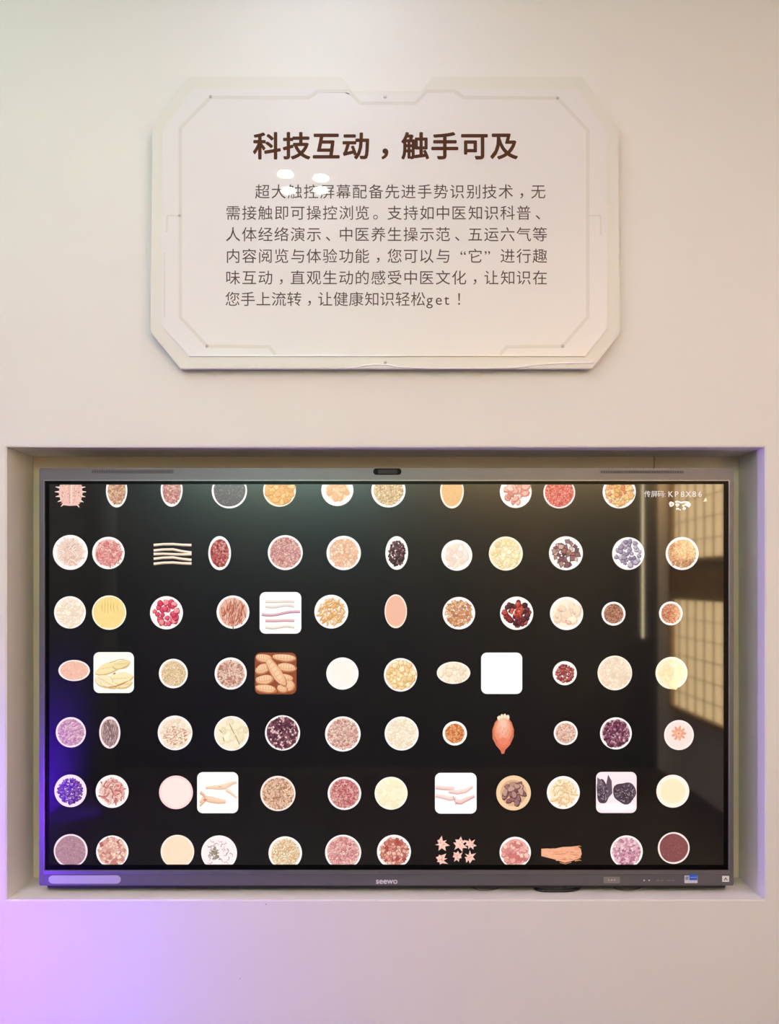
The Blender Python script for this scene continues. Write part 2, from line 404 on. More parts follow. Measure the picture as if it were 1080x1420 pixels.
# stickers
def flat(name, a, b, c, d, y, m, t=.0003):
    p = P(a, d, y); r = P(b, c, y); return boxobj(name, p[0], r[0], y-t, y+.0001, p[2], r[2], m)
st = tvc(flat('energy_sticker', 949, 967, 1214, 1224.6, TVF-.0001, mat('sticker_white', (.72, .73, .78), .4))); st['label'] = 'small white and blue sticker'
M_blue = mat('sticker_blue', (.035, .12, .62), .4); M_lblue = mat('sticker_pale_blue', (.35, .45, .85), .4)
adopt(flat('blue_field', 955.7, 966.6, 1212.4, 1220.6, TVF-.0005, M_blue), st)
adopt(flat('grey_mark', 950.3, 954.6, 1215.4, 1220.3, TVF-.0005, mat('mark_grey', (.30, .33, .42), .5)), st)
adopt(flat('blue_line', 956.8, 965.8, 1216.2, 1217.0, TVF-.0009, M_lblue), st)
nf = tvc(flat('white_sticker', 1001.2, 1010.8, 1214.6, 1222.8, TVF-.0001, mat('sticker_offwhite', (.82, .83, .82), .4))); nf['label'] = 'small square white sticker at the right corner'
bm = bmesh.new(); prism(bm, Q([(1003.4, 1221), (1005.6, 1216.8), (1006.8, 1216.8), (1009, 1221), (1007.6, 1221), (1006.2, 1218.8), (1004.8, 1221)], TVF-.0005), TVF-.0007, TVF-.0003)
adopt(from_bm('arrow_mark', bm, mat('mark_dark', (.2, .22, .22), .5)), nf)

# ------------------------------------------------------------------ the herb pictures on the screen
M_pic = bpy.data.materials.new('lit_picture'); M_pic.use_nodes = True
nt = M_pic.node_tree; b = nt.nodes['Principled BSDF']
b.inputs['Base Color'].default_value = (.01, .01, .01, 1); b.inputs['Roughness'].default_value = .042; b.inputs['IOR'].default_value = 1.95
at = nt.nodes.new('ShaderNodeVertexColor'); at.layer_name = 'pic'
nt.links.new(at.outputs['Color'], b.inputs['Emission Color']); b.inputs['Emission Strength'].default_value = 1.15

def lin(c):
    return tuple(((v/255+.055)/1.055)**2.4 if v > 10 else v/255/12.92 for v in c)
def mix(a, b, t): return tuple(a[i]*(1-t)+b[i]*t for i in range(3))
YS = GY-.0006      # face of the screen panel
CUT_T, CUT_B = 672.2, 1198.8
class Pic:
    """layers of small coloured polygons in frame pixels, each a hair in front of the last"""
    def __init__(s, cx, cy, seed): s.cx, s.cy = cx, cy; s.v, s.f, s.c = [], [], []; s.r = random.Random(seed)
    def poly(s, pts, col):
        n = len(s.v); y = YS-.00012-len(s.f)*1.5e-6
        ys = [min(max(b, CUT_T), CUT_B) for _, b in pts]
        if max(ys)-min(ys) < .01: return
        for (a, _), b in zip(pts, ys): s.v.append(P(a, b, y))
        s.f.append(tuple(range(n, n+len(pts)))); s.c.append(lin([min(255, max(0, k+(255-k)*.2*min(1, max(0, k-40)/80))) for k in col]))
    def ell(s, cx, cy, rx, ry, col, n=40, wob=0, rot=0):
        ph = s.r.random()*6
        s.poly([(cx+(rx*math.cos(a)*math.cos(rot)-ry*math.sin(a)*math.sin(rot))*(1+wob*math.sin(3*a+ph)+wob*.6*math.sin(5*a+2*ph)),
                 cy+(rx*math.cos(a)*math.sin(rot)+ry*math.sin(a)*math.cos(rot))*(1+wob*math.sin(3*a+ph)+wob*.6*math.sin(5*a+2*ph))) for a in [2*PI*k/n for k in range(n)]], col)
    def line(s, pts, w, col):
        L, R = [], []
        for i, p in enumerate(pts):
            a = pts[max(0, i-1)]; b = pts[min(len(pts)-1, i+1)]; dx, dy = b[0]-a[0], b[1]-a[1]; l = math.hypot(dx, dy) or 1
            ww = (w[i] if isinstance(w, (list, tuple)) else w)/2
            L.append((p[0]-dy/l*ww, p[1]+dx/l*ww)); R.append((p[0]+dy/l*ww, p[1]-dx/l*ww))
        for i in range(len(pts)-1): s.poly([L[i], L[i+1], R[i+1], R[i]], col)
    def build(s, name, label):
        me = bpy.data.meshes.new(name); me.from_pydata(s.v, [], s.f)
        ca = me.color_attributes.new('pic', 'FLOAT_COLOR', 'CORNER'); vals = []
        for f, c in zip(s.f, s.c): vals += [*c, 1]*len(f)
        ca.data.foreach_set('color', vals); me.validate()
        # faces look towards the room
        flip = [p.index for p in me.polygons if p.normal.y > 0]
        bm = bmesh.new(); bm.from_mesh(me); bm.faces.ensure_lookup_table()
        bmesh.ops.reverse_faces(bm, faces=[bm.faces[i] for i in flip]); bm.to_mesh(me); bm.free()
        o = adopt(link(name, me, M_pic), scr); o['label'] = label; return o

def fill(p, cx, cy, rx, ry, kind, pal, size, edge=None, dens=1.0, base=None):
    """scatter pieces of one kind inside an ellipse"""
    r = p.r
    if base: p.ell(cx, cy, rx, ry, base, 36, .015)
    area_ = PI*rx*ry
    if kind == 'powder':
        for _ in range(int(area_/7*dens)):
            a = r.random()*6.28; t = math.sqrt(r.random())*.95; s = size*(.6+.8*r.random())
            p.ell(cx+rx*t*math.cos(a), cy+ry*t*math.sin(a), s, s*.7, mix(pal[r.randrange(len(pal))], base or pal[0], .35), 5, .2, r.random()*3)
        return
    asp = {'grain': .62, 'ball': .95, 'stick': .22, 'slice': .75, 'chunk': .8, 'sliver': .33, 'vstick': .2, 'fibre': .2}[kind]
    n = int(area_/(size*size*asp*PI)*1.5*dens)
    # jittered ring/hex placement keeps the pieces spread
    pts = []
    for _ in range(n):
        best, bd = None, -1
        for _k in range(5):
            a = r.random()*6.283; t = math.sqrt(r.random())
            c = (cx+(rx-size*.55)*t*math.cos(a), cy+(ry-size*.55)*t*math.sin(a))
            d = min([(c[0]-q_[0])**2+(c[1]-q_[1])**2 for q_ in pts] or [9])
            if d > bd: best, bd = c, d
        pts.append(best)
    for x, y in pts:
        c = pal[r.randrange(len(pal))]; k = r.uniform(-16, 16); c = tuple(v+k for v in c)
        e = tuple(v*.7+(255-v)*.05 for v in c) if edge is None else tuple(a_*.75+b_*.25 for a_, b_ in zip(edge, c)); s = size*r.uniform(.75, 1.2); rot = r.random()*PI
        if kind == 'vstick': rot = PI/2+r.uniform(-.45, .45)
        if kind == 'chunk':
            pl_ = lambda k_: [(x+s*k_*math.cos(rot+t_)*r_, y+s*k_*math.sin(rot+t_)*r_) for t_, r_ in ((.6, 1.2), (2.4, 1.05), (3.8, 1.2), (5.5, 1.0))]
            p.poly(pl_(1.12), e); p.poly(pl_(.85), c); continue
        if kind == 'fibre':
            b2 = rot+r.uniform(-1, 1); l = s*1.6
            q0 = (x-l*math.cos(rot)*.8, y-l*math.sin(rot)*.8); q1 = (x, y); q2 = (x+l*math.cos(b2)*.8, y+l*math.sin(b2)*.8)
            p.line([q0, q1, q2], s*.5, e); p.line([q0, q1, q2], s*.3, c); continue
        p.ell(x+.12*s, y+.18*s, s*1.06, s*asp*1.12, e, 8, .1, rot); p.ell(x, y, s*.88, s*asp*.82, c, 8, .1, rot)
        if kind == 'ball' and size > 1.8: p.ell(x-.25*s, y-.3*s, s*.35, s*.3, tuple(v+22 for v in c), 6)

W = (255, 247, 243)
def dish(cx, cy, rx, ry, label, kind, pal, size, rim=.88, edge=None, dens=1.0, base=None, plate=W):
    p = Pic(cx, cy, int(cx*7+cy*13))
    p.ell(cx, cy, rx, ry, plate, 56)
    p.ell(cx, cy, rx*.94, ry*.94, tuple(v-7 for v in plate), 48); p.ell(cx, cy, rx*.9, ry*.9, plate, 48)
    fill(p, cx, cy, rx*rim, ry*rim, kind, pal, size, edge, dens, base)
    return p, label
def done(t, name='dish_picture'): t[0].build(name, t[1])
def D_(*a, **k): done(dish(*a, **k))
OR = (238, 158, 82); PK = (222, 140, 128); CR = (248, 226, 196); TN = (214, 160, 110)
# ---- first row, cut off by the top edge of the picture
D_(161.7, 680, 14.8, 23.6, 'oval dish of reddish tan seeds, top row second', 'grain', [(206,150,110),(186,110,96),(224,178,120)], 2.0, .84, base=(200,140,108))
D_(238, 679, 15.2, 23.6, 'oval dish of pinkish brown seeds, top row third', 'grain', [(206,120,110),(180,100,96),(226,160,140)], 2.0, .84, base=(196,120,106))
D_(318, 680.5, 24.5, 24.5, 'dish of black fine seeds with a white rim, top row', 'powder', [(96,84,84),(58,52,54),(120,104,96)], .9, .90, base=(74,66,68))
D_(387.5, 680, 22.7, 22.7, 'dish of orange root slices, top row', 'slice', [OR,(246,180,100),(228,140,72)], 5.2, .9, edge=(196,108,44), base=(226,150,80), plate=(255,236,215))
D_(467.7, 679.5, 22.2, 22.2, 'white dish with pale orange slices, top row', 'slice', [(248,190,130),(240,166,108)], 5.4, .72, edge=(218,140,90), dens=.8, base=(250,206,160))
D_(538.5, 680, 23.7, 23.7, 'dish of tan coarse grains, top row', 'grain', [(226,178,120),(202,150,96),(244,206,150)], 1.8, .86, base=(220,170,112))
D_(626.6, 681, 16.4, 24, 'oval dish of fine orange tan grains, top row', 'powder', [(232,170,104),(216,150,88)], 1.0, .88, base=(230,168,104), plate=(255,238,220))
D_(715, 682, 22, 22.4, 'white dish with pink curled slices, top row', 'slice', [(226,150,134),(212,124,112),(240,180,160)], 5.4, .84, edge=(170,80,72), dens=.9)
D_(775.4, 683, 22, 22, 'dish of bright red fine fruits, top row', 'grain', [(226,88,84),(204,62,62),(238,120,104)], 1.5, .9, base=(210,76,74), plate=(255,232,225))
D_(858.5, 682, 23, 23, 'dish of orange and yellow pieces, top row right', 'slice', [(238,160,92),(248,190,120),(214,110,80)], 3.4, .86, base=(232,160,104))
# ---- second row
D_(97.5, 766, 24.2, 24.2, 'white dish of pale tangled roots, second row left', 'fibre', [(244,212,188),(232,188,164),(250,228,210)], 4.4, .78, edge=(178,120,104), dens=.55, base=(244,214,196))
D_(150.3, 766.8, 22.4, 22.4, 'dish of pinkish red shreds, second row', 'sliver', [(222,130,122),(208,104,102),(238,176,164)], 3.6, .84, edge=(176,84,82), base=(228,160,150))
D_(304.5, 767, 15.7, 23.6, 'oval dish of dark red berries, second row', 'grain', [(176,74,72),(140,52,56),(210,120,110)], 1.9, .82, base=(160,72,68))
D_(395.5, 766.3, 24.2, 24.2, 'dish of pink fine grains, second row', 'grain', [(216,140,130),(190,106,104),(236,176,160)], 1.5, .88, base=(208,132,122))
D_(476.5, 766.8, 23.8, 23.8, 'dish of peach chips, second row', 'chunk', [(242,190,150),(232,164,122),(250,214,180)], 2.8, .84, edge=(206,132,96), base=(240,196,158))
D_(550, 766.8, 15.7, 23.3, 'oval dish of black berries, second row', 'ball', [(70,40,44),(48,28,34),(98,60,62)], 1.9, .78, edge=(26,14,20))
D_(633.3, 770, 21.4, 21.4, 'white dish of pale lumps, second row', 'slice', [(250,228,206),(246,218,196),(252,236,220)], 5, .8, edge=(232,196,170), dens=.8, base=(250,230,212))
D_(701.3, 767.6, 23.5, 23.6, 'dish of pale yellow lumps, second row', 'ball', [(248,226,164),(240,212,144),(250,234,188)], 3.4, .88, edge=(216,184,118), base=(244,218,156), plate=(255,244,214))
D_(784.6, 767.2, 23.5, 23.5, 'white dish of dark brown cubes, second row', 'chunk', [(112,78,80),(150,100,90),(206,160,140),(86,60,66)], 4.0, .82, edge=(60,36,40), dens=.75)
D_(871, 767.6, 22.3, 22.6, 'white dish of grey violet balls, second row', 'ball', [(142,128,148),(122,108,130),(164,150,166)], 3.4, .86, edge=(78,62,84), dens=.62)
D_(945.7, 767.6, 22.8, 22.8, 'dish of tan brown chips, second row right', 'sliver', [(206,140,96),(178,110,76),(222,166,120)], 3.0, .86, base=(186,120,84))
# ---- third row
D_(97, 849.2, 22, 22.4, 'dish of pale cream slices, third row left', 'slice', [(250,232,208),(244,220,192)], 3.6, .88, edge=(224,190,158), base=(248,228,204))
t = dish(151.3, 849.5, 23.7, 23.8, 'dish of golden yellow slices, third row', 'powder', [(250,214,124),(244,204,104)], 2.4, .92, dens=.4, base=(246,208,116), plate=(255,246,218))
for k, (a, h) in enumerate(((-9, 9), (-5, 12), (-1, 13), (3, 12), (7, 10), (12, 7))): t[0].line([(151+a, 843-h), (150.5+a, 843), (151+a*1.1, 843+h*.6)], [.3, .9, .3], (208, 152, 56))
done(t)
D_(230.8, 849.7, 22.8, 23, 'white dish of red dates, third row', 'ball', [(220,76,92),(200,54,74),(238,120,124)], 4.0, .84, edge=(136,26,44), dens=.72)
D_(323, 848.8, 22.7, 23, 'dish of reddish brown sticks, third row', 'vstick', [(214,134,106),(190,104,84),(232,164,134)], 5.4, .86, edge=(126,56,48), base=(226,160,134), dens=.6)
D_(459.3, 848.2, 23.4, 23.4, 'white dish of orange chips, third row', 'sliver', [(240,186,122),(228,156,92),(248,208,150)], 4.0, .84, edge=(190,116,66), dens=.85)
D_(548.7, 847.7, 15.5, 23.4, 'oval dish of plain peach powder, third row', 'powder', [(240,170,134),(234,160,124)], .8, .9, base=(240,168,132), plate=(255,228,210))
D_(636.2, 850.3, 22.5, 22.5, 'white dish of brown and tan pieces, third row', 'chunk', [(220,156,104),(190,110,76),(238,188,140)], 2.7, .84, edge=(136,72,48), dens=.95)
t = dish(716.3, 850.4, 23, 23.1, 'white dish of black and red berries, third row', 'ball', [(112,32,36),(70,24,34),(176,60,52)], 4.0, .84, edge=(40,10,18), dens=.85)
fill(t[0], 716, 847, 9, 8, 'ball', [(200,76,56),(178,56,48)], 2.4, edge=(110,30,26), dens=.6); done(t)
t = dish(785.5, 850.7, 23, 23, 'dish of cream slices with reddish edges, third row', 'slice', [(250,226,188),(246,214,176)], 7, .84, edge=(230,180,150), dens=.5, base=(252,232,204))
for a, b_, c in ((777, 846, 3.4), (796, 850, 3), (788, 863, 5), (772, 856, 2.6)): t[0].ell(a, b_, c, c*.6, (214, 132, 112), 9, .12, .5); t[0].ell(a, b_-.5, c*.7, c*.42, (244, 196, 170), 8, .1, .5)
done(t)
D_(850.6, 851, 16.5, 16.5, 'small dish of brown seeds, third row', 'grain', [(158,96,76),(128,74,62),(186,124,96)], 1.4, .82, base=(140,84,68))
D_(930, 850.6, 16.3, 16.5, 'small dish of reddish brown seeds, third row right', 'grain', [(196,108,78),(166,82,62),(214,136,104)], 1.4, .82, base=(178,94,70))
# ---- fourth row
D_(102.8, 929.8, 21.8, 14.6, 'flat oval dish of peach grains, fourth row left', 'powder', [(238,172,142),(222,146,118),(248,196,168)], 1.4, .88, base=(238,172,142), plate=(255,236,225))
D_(240.3, 934, 20, 20.4, 'dish of light tan grains, fourth row', 'grain', [(238,200,146),(222,178,120),(248,214,166)], 1.4, .86, base=(232,190,136))
D_(319.8, 934, 22.2, 22.2, 'dish of pinkish brown grains, fourth row', 'grain', [(222,164,138),(178,110,92),(242,196,168)], 1.8, .86, base=(226,176,150))
D_(474.7, 934, 22.3, 22.3, 'almost white dish of pale powder, fourth row', 'powder', [(246,230,214),(252,240,228)], 1.1, .86, dens=.5, base=(252,240,228))
D_(555.3, 935.8, 23, 23.2, 'dish of yellow round nuts, fourth row', 'ball', [(246,206,140),(238,190,118),(250,220,166)], 4.0, .88, edge=(200,142,78), base=(238,196,134), dens=.85)
t = dish(628.8, 933, 23.2, 15.4, 'flat oval dish of cream slices, fourth row', 'slice', [(250,230,196),(246,222,186)], 4.2, .88, edge=(216,184,146), dens=.5, base=(250,230,200), plate=(255,244,226))
done(t)
D_(783, 933.5, 16.7, 16.7, 'small dish of dark red seeds, fourth row', 'ball', [(150,62,60),(116,40,46),(186,92,82)], 1.8, .78, edge=(70,20,26))
D_(852.4, 933.2, 23.9, 24, 'dish of pale beige slices, fourth row', 'slice', [(246,222,190),(240,212,178)], 3.0, .9, edge=(226,190,156), base=(246,220,188), plate=(255,240,220))
D_(931, 933.2, 22.2, 22.3, 'dish of pale yellow slices, fourth row right', 'slice', [(250,228,176),(246,220,162)], 6, .86, edge=(234,202,146), dens=.6, base=(250,226,174), plate=(255,243,214))
# ---- fifth row
D_(98.2, 1015.5, 20.8, 21, 'dish of mauve pink grains, fifth row left', 'grain', [(206,140,164),(178,108,136),(232,176,190)], 1.7, .88, base=(206,140,160), plate=(255,228,240))
D_(152.2, 1015.8, 14.6, 22.2, 'oval dish of grey brown seeds, fifth row', 'vstick', [(160,128,124),(122,92,92),(196,164,152)], 3.2, .84, edge=(90,64,66), base=(160,124,118), plate=(250,226,232))
t = dish(242.7, 1016.3, 24, 24, 'dish of cream slices with brown flecks, fifth row', 'slice', [(250,228,198),(246,218,188)], 3.8, .88, edge=(226,190,158), base=(250,228,202))
fill(t[0], 243, 1020, 17, 14, 'sliver', [(222,150,116),(206,128,98)], 1.9, dens=.22); done(t)
t = dish(321, 1017, 24, 24, 'dish of cream yellow slices, fifth row', 'slice', [(248,230,190),(244,222,178)], 6.4, .9, edge=(228,200,152), dens=.55, base=(250,230,194))
for q0, q1 in (((318, 1004), (325, 1018)), ((326, 1019), (332, 1032)), ((309, 1022), (311, 1028)), ((304, 1012), (308, 1016))): t[0].line([q0, q1], 1.1, (150, 120, 80))
done(t)
D_(391.7, 1016.3, 24.3, 24.4, 'dish of dark purple brown and white bits, fifth row', 'chunk', [(88,52,62),(66,36,48),(226,180,176),(120,76,82)], 1.9, .9, edge=(58,30,40), dens=1.0, base=(100,62,70))
D_(475.3, 1017.8, 24.6, 24.3, 'dish of pink beige grains, fifth row', 'grain', [(236,182,160),(214,146,132),(196,120,110),(248,208,184)], 1.9, .88, base=(226,172,152))
D_(556.8, 1017.2, 23.5, 23.5, 'dish of cream lumps, fifth row', 'ball', [(250,232,204),(244,222,188)], 2.6, .88, edge=(222,192,154), base=(246,226,194))
D_(630.5, 1017, 16.8, 16.8, 'small dish of bright orange red grains, fifth row', 'grain', [(228,122,72),(204,92,54),(240,152,96)], 1.5, .8, base=(212,108,62))
D_(784.3, 1016.5, 16.5, 16.6, 'small dish of pink beige grains, fifth row', 'grain', [(238,176,150),(214,142,122),(248,204,178)], 1.6, .84, base=(230,168,144))
D_(853.9, 1017, 22, 22.2, 'dish of dark purple berries, fifth row', 'ball', [(110,58,78),(84,40,60),(142,88,102)], 2.1, .88, edge=(48,18,36), base=(200,160,164), dens=.85)
t = dish(941.3, 1019.3, 20.6, 20.8, 'pale pink dish with a small red flower, fifth row right', 'powder', [(250,216,202),(248,210,196)], 1.4, .88, dens=.4, base=(250,216,204), plate=(255,232,224))
for k in range(9):
    a = k*.7; t[0].ell(941+6.5*math.cos(a), 1017+6.5*math.sin(a), 4.4, 2.0, (226, 128+10*(k % 3), 104), 8, .1, a)
t[0].ell(941, 1017, 3.6, 3.4, (244, 178, 150), 10, .1); t[0].ell(941, 1017, 1.5, 1.5, (206, 104, 84), 8); done(t)
# ---- sixth row
D_(97.7, 1096.7, 22.3, 22.6, 'pink dish of violet bits, sixth row left', 'grain', [(92,52,150),(70,34,128),(124,80,170),(112,70,120)], 2.2, .82, edge=(46,20,96), plate=(255,222,238))
D_(155.5, 1097.5, 22.8, 22.8, 'dish of reddish knotty pieces, sixth row', 'fibre', [(220,150,140),(238,196,180),(190,96,90)], 4.2, .8, edge=(164,86,80), dens=.5, base=(246,214,204))
D_(244, 1098.8, 23.5, 23.3, 'plain dish of pale pink powder, sixth row', 'powder', [(252,226,216),(248,218,208)], 1.2, .9, dens=.3, base=(252,224,214), plate=(252,206,204))
D_(385.3, 1100.3, 24.3, 24.4, 'dish of mixed beige and brown grains, sixth row', 'grain', [(240,196,158),(214,148,122),(168,104,80),(236,180,130)], 1.6, .9, base=(222,168,134), plate=(255,232,222))
D_(477.5, 1100.2, 23.2, 22.9, 'dish of red and pink grains, sixth row', 'grain', [(206,110,108),(232,160,148),(172,74,80)], 1.6, .88, base=(210,124,118))
D_(542.2, 1100, 22.8, 22.8, 'dish of pale yellow powder, sixth row', 'slice', [(252,238,196),(250,234,188)], 5, .88, edge=(238,216,166), dens=.4, base=(252,238,198), plate=(255,248,226))
t = dish(712, 1099.6, 24, 24.2, 'tan dish of dark brown curled pieces, sixth row', 'slice', [(150,104,98),(118,78,78),(182,132,116)], 5.2, .76, edge=(72,42,46), dens=.75, base=(214,156,110), plate=(244,196,142))
done(t)
D_(781, 1099, 22.8, 22.8, 'dish of cream tan sticks, sixth row', 'sliver', [(250,216,160),(242,198,136),(252,226,182)], 5.2, .84, edge=(204,152,98), base=(250,226,190), dens=.6)
D_(932.8, 1097.2, 22.8, 22.8, 'dish of plain pale yellow powder, sixth row right', 'powder', [(250,230,184),(248,224,172)], 1.6, .76, dens=.4, base=(250,228,180), plate=(255,242,222))
# ---- last row, cut off by the bottom edge of the picture
D_(98, 1180, 23.4, 23.3, 'dish of mauve brown fine seeds, last row left', 'powder', [(160,112,124),(132,86,100),(186,140,146)], 1.2, .9, base=(156,108,118), plate=(250,222,234))
D_(155.7, 1181, 22.4, 22.4, 'dish of pink and cream chunks, last row', 'chunk', [(250,214,184),(206,124,112),(236,176,154),(180,96,90)], 3.0, .88, edge=(176,104,92), base=(234,178,158))
D_(246, 1181, 23.2, 23.3, 'dish of peach beige powder, last row', 'powder', [(250,218,180),(246,208,168)], 1.4, .9, dens=.6, base=(250,216,178), plate=(255,234,214))
D_(395.5, 1183, 23.2, 23.2, 'dish of beige yellow grains, last row', 'grain', [(244,206,150),(224,172,120),(250,224,184)], 2.1, .86, base=(238,198,148))
D_(475.7, 1182, 25, 24.4, 'dish of pink grains, last row', 'grain', [(230,148,140),(206,112,112),(246,186,172)], 2.0, .9, base=(224,148,138))
D_(546.2, 1181, 23.5, 23.4, 'dish of reddish brown chunks, last row', 'chunk', [(206,118,102),(236,170,146),(166,76,70)], 3.0, .84, edge=(130,60,54), base=(236,190,170))
D_(714.3, 1182, 21.7, 21.6, 'dish of pinkish red curled pieces, last row', 'slice', [(226,140,128),(204,104,98),(244,182,162)], 3.8, .86, edge=(176,88,84), base=(226,150,138))
D_(868.7, 1181, 22.4, 22.5, 'dish of pink mauve flakes, last row', 'chunk', [(232,176,188),(200,124,146),(246,206,208),(150,90,110)], 2.4, .88, edge=(176,110,128), base=(226,170,178))
D_(934, 1176, 22, 22, 'dish of dark maroon fine seeds, last row right', 'powder', [(112,66,66),(98,52,56),(130,80,78)], .9, .9, base=(106,60,62), plate=(255,226,220))
t = dish(303.8, 1183, 24.8, 24.5, 'pale pink dish with grey green twigs, last row', 'powder', [(255,238,236)], 1, .9, dens=.1, base=(255,236,236))
p = t[0]
for _ in range(26):
    a = p.r.random()*6.28; d = 17*math.sqrt(p.r.random()); x, y = 303.8+d*math.cos(a), 1181+d*math.sin(a); b_ = p.r.random()*6.28
    p.line([(x, y), (x+4*math.cos(b_), y+4*math.sin(b_)), (x+7*math.cos(b_+.6), y+7*math.sin(b_+.6))], [1.6, 1.1, .5], p.r.choice([(150,128,120),(120,104,92),(186,150,146),(206,150,150)]))
fill(p, 297, 1183, 7, 9, 'grain', [(130,118,100),(160,140,124)], 2, dens=.6); done(t)

# ---- square pictures with rounded corners
def square(a, b, c, d, bg, seed):
    p = Pic((a+b)/2, (c+d)/2, seed); r = 8; out = []
    for cx, cy, a0 in ((b-r, c+r, -90), (b-r, d-r, 0), (a+r, d-r, 90), (a+r, c+r, 180)):
        for k in range(8):
            t_ = math.radians(a0+90*k/7); out.append((cx+r*math.cos(t_), cy+r*math.sin(t_)))
    p.poly(out, bg); return p
WS = (255, 252, 251)
p = square(360, 417.7, 821, 878.7, WS, 1)
for y0, s_, c, e in ((833.5, 0, (242,226,206), (196,178,180)), (840, .6, (238,222,206), (196,176,176)), (849.5, -1, (222,160,172), (150,104,124)), (860, 0, (236,176,170), (176,116,126)), (869, -.8, (240,226,204), (188,168,150))):
    xa, xb = (363, 416) if s_ == -1 else (368, 408)
    pts = [(xa+(xb-xa)*k/8, y0+(2.2*math.sin(k*.8)*(.6 if s_ else .15))-(4*(k/8)**2 if s_ == -1 else 0)+(2 if s_ == -1 else 0)) for k in range(9)]
    p.line([(a, b+.9) for a, b in pts], 3.4, e); p.line(pts, 2.4, c)
p.build('square_picture', 'white square picture of five pinkish sticks')
p = square(129.7, 185.7, 904.3, 961, (255,250,240), 2)
r = p.r
for k, (cx, cy, l, w_, rot, c) in enumerate(((150, 926, 19, 8, -.35, (246,220,150)), (165, 941, 19, 9, -.25, (248,228,166)), (144, 944, 13, 9, .25, (250,228,176)), (168, 921, 13, 6, -.3, (238,212,140)), (172, 950, 12, 5, -.3, (244,214,158)), (152, 952, 14, 5, .2, (250,226,176)))):
    cy = min(cy, 949); p.ell(cx+.6, cy+1, l, w_, (206,166,98), 22, .05, rot); p.ell(cx, cy, l-.8, w_-1, c, 22, .05, rot)
    for j in range(5): a = -l*.7+l*1.4*j/5; p.line([(cx+a*math.cos(rot), cy+a*math.sin(rot)+j-2), (cx+(a+7)*math.cos(rot), cy+(a+7)*math.sin(rot)+j-2)], .8, (226,188,120))
p.line([(150, 953), (160, 952), (170, 948), (178, 944)], [1, 2, 2, .6], (186,116,64)); p.line([(152, 919), (164, 915), (172, 914)], 1, (190,150,90)); p.ell(158.5, 934, 2.2, 1.2, (150,110,60), 8, .1, -.5)
p.build('square_picture', 'square picture of pale yellow root slices')
p = square(353.3, 411, 905, 962.7, (120, 62, 40), 3)
for cx, cy, l, w_, rot in ((364, 912, 12, 6, .1), (396, 911, 17, 5.4, .08), (362, 927, 11, 7, -.4), (398, 925, 14, 6.4, .1), (392, 939, 15, 6, .15), (364, 942, 13, 7, -.12), (400, 950, 9, 8, .5), (368, 955, 15, 6, .12), (391, 955, 8, 5.6, .3), (382, 931, 25, 7.6, .98)):
    xa = min(max(cx, 353.3+l*abs(math.cos(rot))+.3), 411-l*abs(math.cos(rot))-.3) if l < 20 else cx
    cyy = min(cy, 962-w_-l*abs(math.sin(rot))*.8); cyy = max(cyy, 905.6+w_+l*abs(math.sin(rot))*.5)
    p.ell(xa+.6, cyy+1.0, l-.3, w_, (176,100,66), 22, .04, rot); p.ell(xa, cyy, l-1.2, w_-1, (232,166,116), 22, .05, rot); p.ell(xa-.6, cyy-1.4, (l-1)*.8, w_*.45, (246,192,142), 18, .05, rot)
    for j in range(-3, 4):
        a = j*l*.26; px_, py_ = xa+a*math.cos(rot), cyy+a*math.sin(rot); h_ = w_*.6
        p.line([(px_-h_*math.sin(rot)*-.9, py_-h_*math.cos(rot)), (px_-h_*math.sin(rot)*.7, py_+h_*.8*math.cos(rot))], .7, (204,134,90))
p.build('square_picture', 'square picture filled with tan ginger like roots')
p = square(667, 724, 905, 962.3, WS, 4)
for a, b_, l in ((684, 917, 4), (704, 913, 5), (712, 918, 3), (682, 935, 4), (690, 934, 3), (700, 946, 6), (676, 950, 3), (711, 947, 4), (690, 952, 5), (698, 925, 3)):
    p.line([(a-l/2, b_), (a+l/2, b_+.8)], 1.2, (232, 232, 238)); p.ell(a, b_+2, l*.35, .6, (240, 238, 240), 6)
p.build('square_picture', 'nearly blank white square picture with faint marks')
p = square(273.3, 330.3, 1070.7, 1127.7, (255,252,246), 5)
def root(p, pts, w0, c, e):
    p.line([(a, b+1) for a, b in pts], [v+1.6 for v in w0], e); p.line(pts, w0, c); p.line([(a, b-.8) for a, b in pts], [v*.4 for v in w0], tuple(v+14 for v in c))
root(p, [(285, 1092), (293, 1091), (303, 1091), (312, 1090), (322, 1085), (328, 1084)], [1.5, 3, 5, 6, 3, 1.6], (240,200,164), (222,176,140))
root(p, [(314, 1094), (321, 1099), (328, 1105)], [4, 3, 1.6], (244,212,180), (224,180,146))
root(p, [(277, 1112), (283, 1106), (292, 1108), (302, 1110), (313, 1111)], [1.5, 7, 7, 6, 3], (238,192,156), (214,158,122))
root(p, [(278, 1098), (282, 1101), (286, 1107)], [3, 2.4, 2], (232,176,140), (200,140,112))
root(p, [(277, 1117), (282, 1111), (287, 1106)], [1, 2, 3], (232,186,150), (206,150,116))
p.ell(284, 1109, 2.2, 1.5, (196,110,84), 8, .1); p.ell(305, 1091, 3, 1, (224,160,126), 8, .1)
p.build('square_picture', 'white square picture of two forked tan roots')
p = square(603, 660.7, 1071.7, 1128.3, WS, 6)
root(p, [(604, 1091), (612, 1092), (622, 1092.5), (630, 1093.5)], [3, 3.6, 4, 5], (240,196,184), (206,150,148))
root(p, [(622, 1097), (634, 1098), (645, 1096), (655, 1090)], [2.6, 4.4, 4.4, 2], (242,204,190), (212,160,152))
root(p, [(604, 1102.5), (613, 1104), (624, 1107), (632, 1106)], [3, 4, 4, 3], (242,204,192), (212,160,154))
root(p, [(631, 1111), (639, 1111.5), (648, 1107), (658, 1103)], [5, 4.8, 4, 2], (238,190,178), (196,130,130))
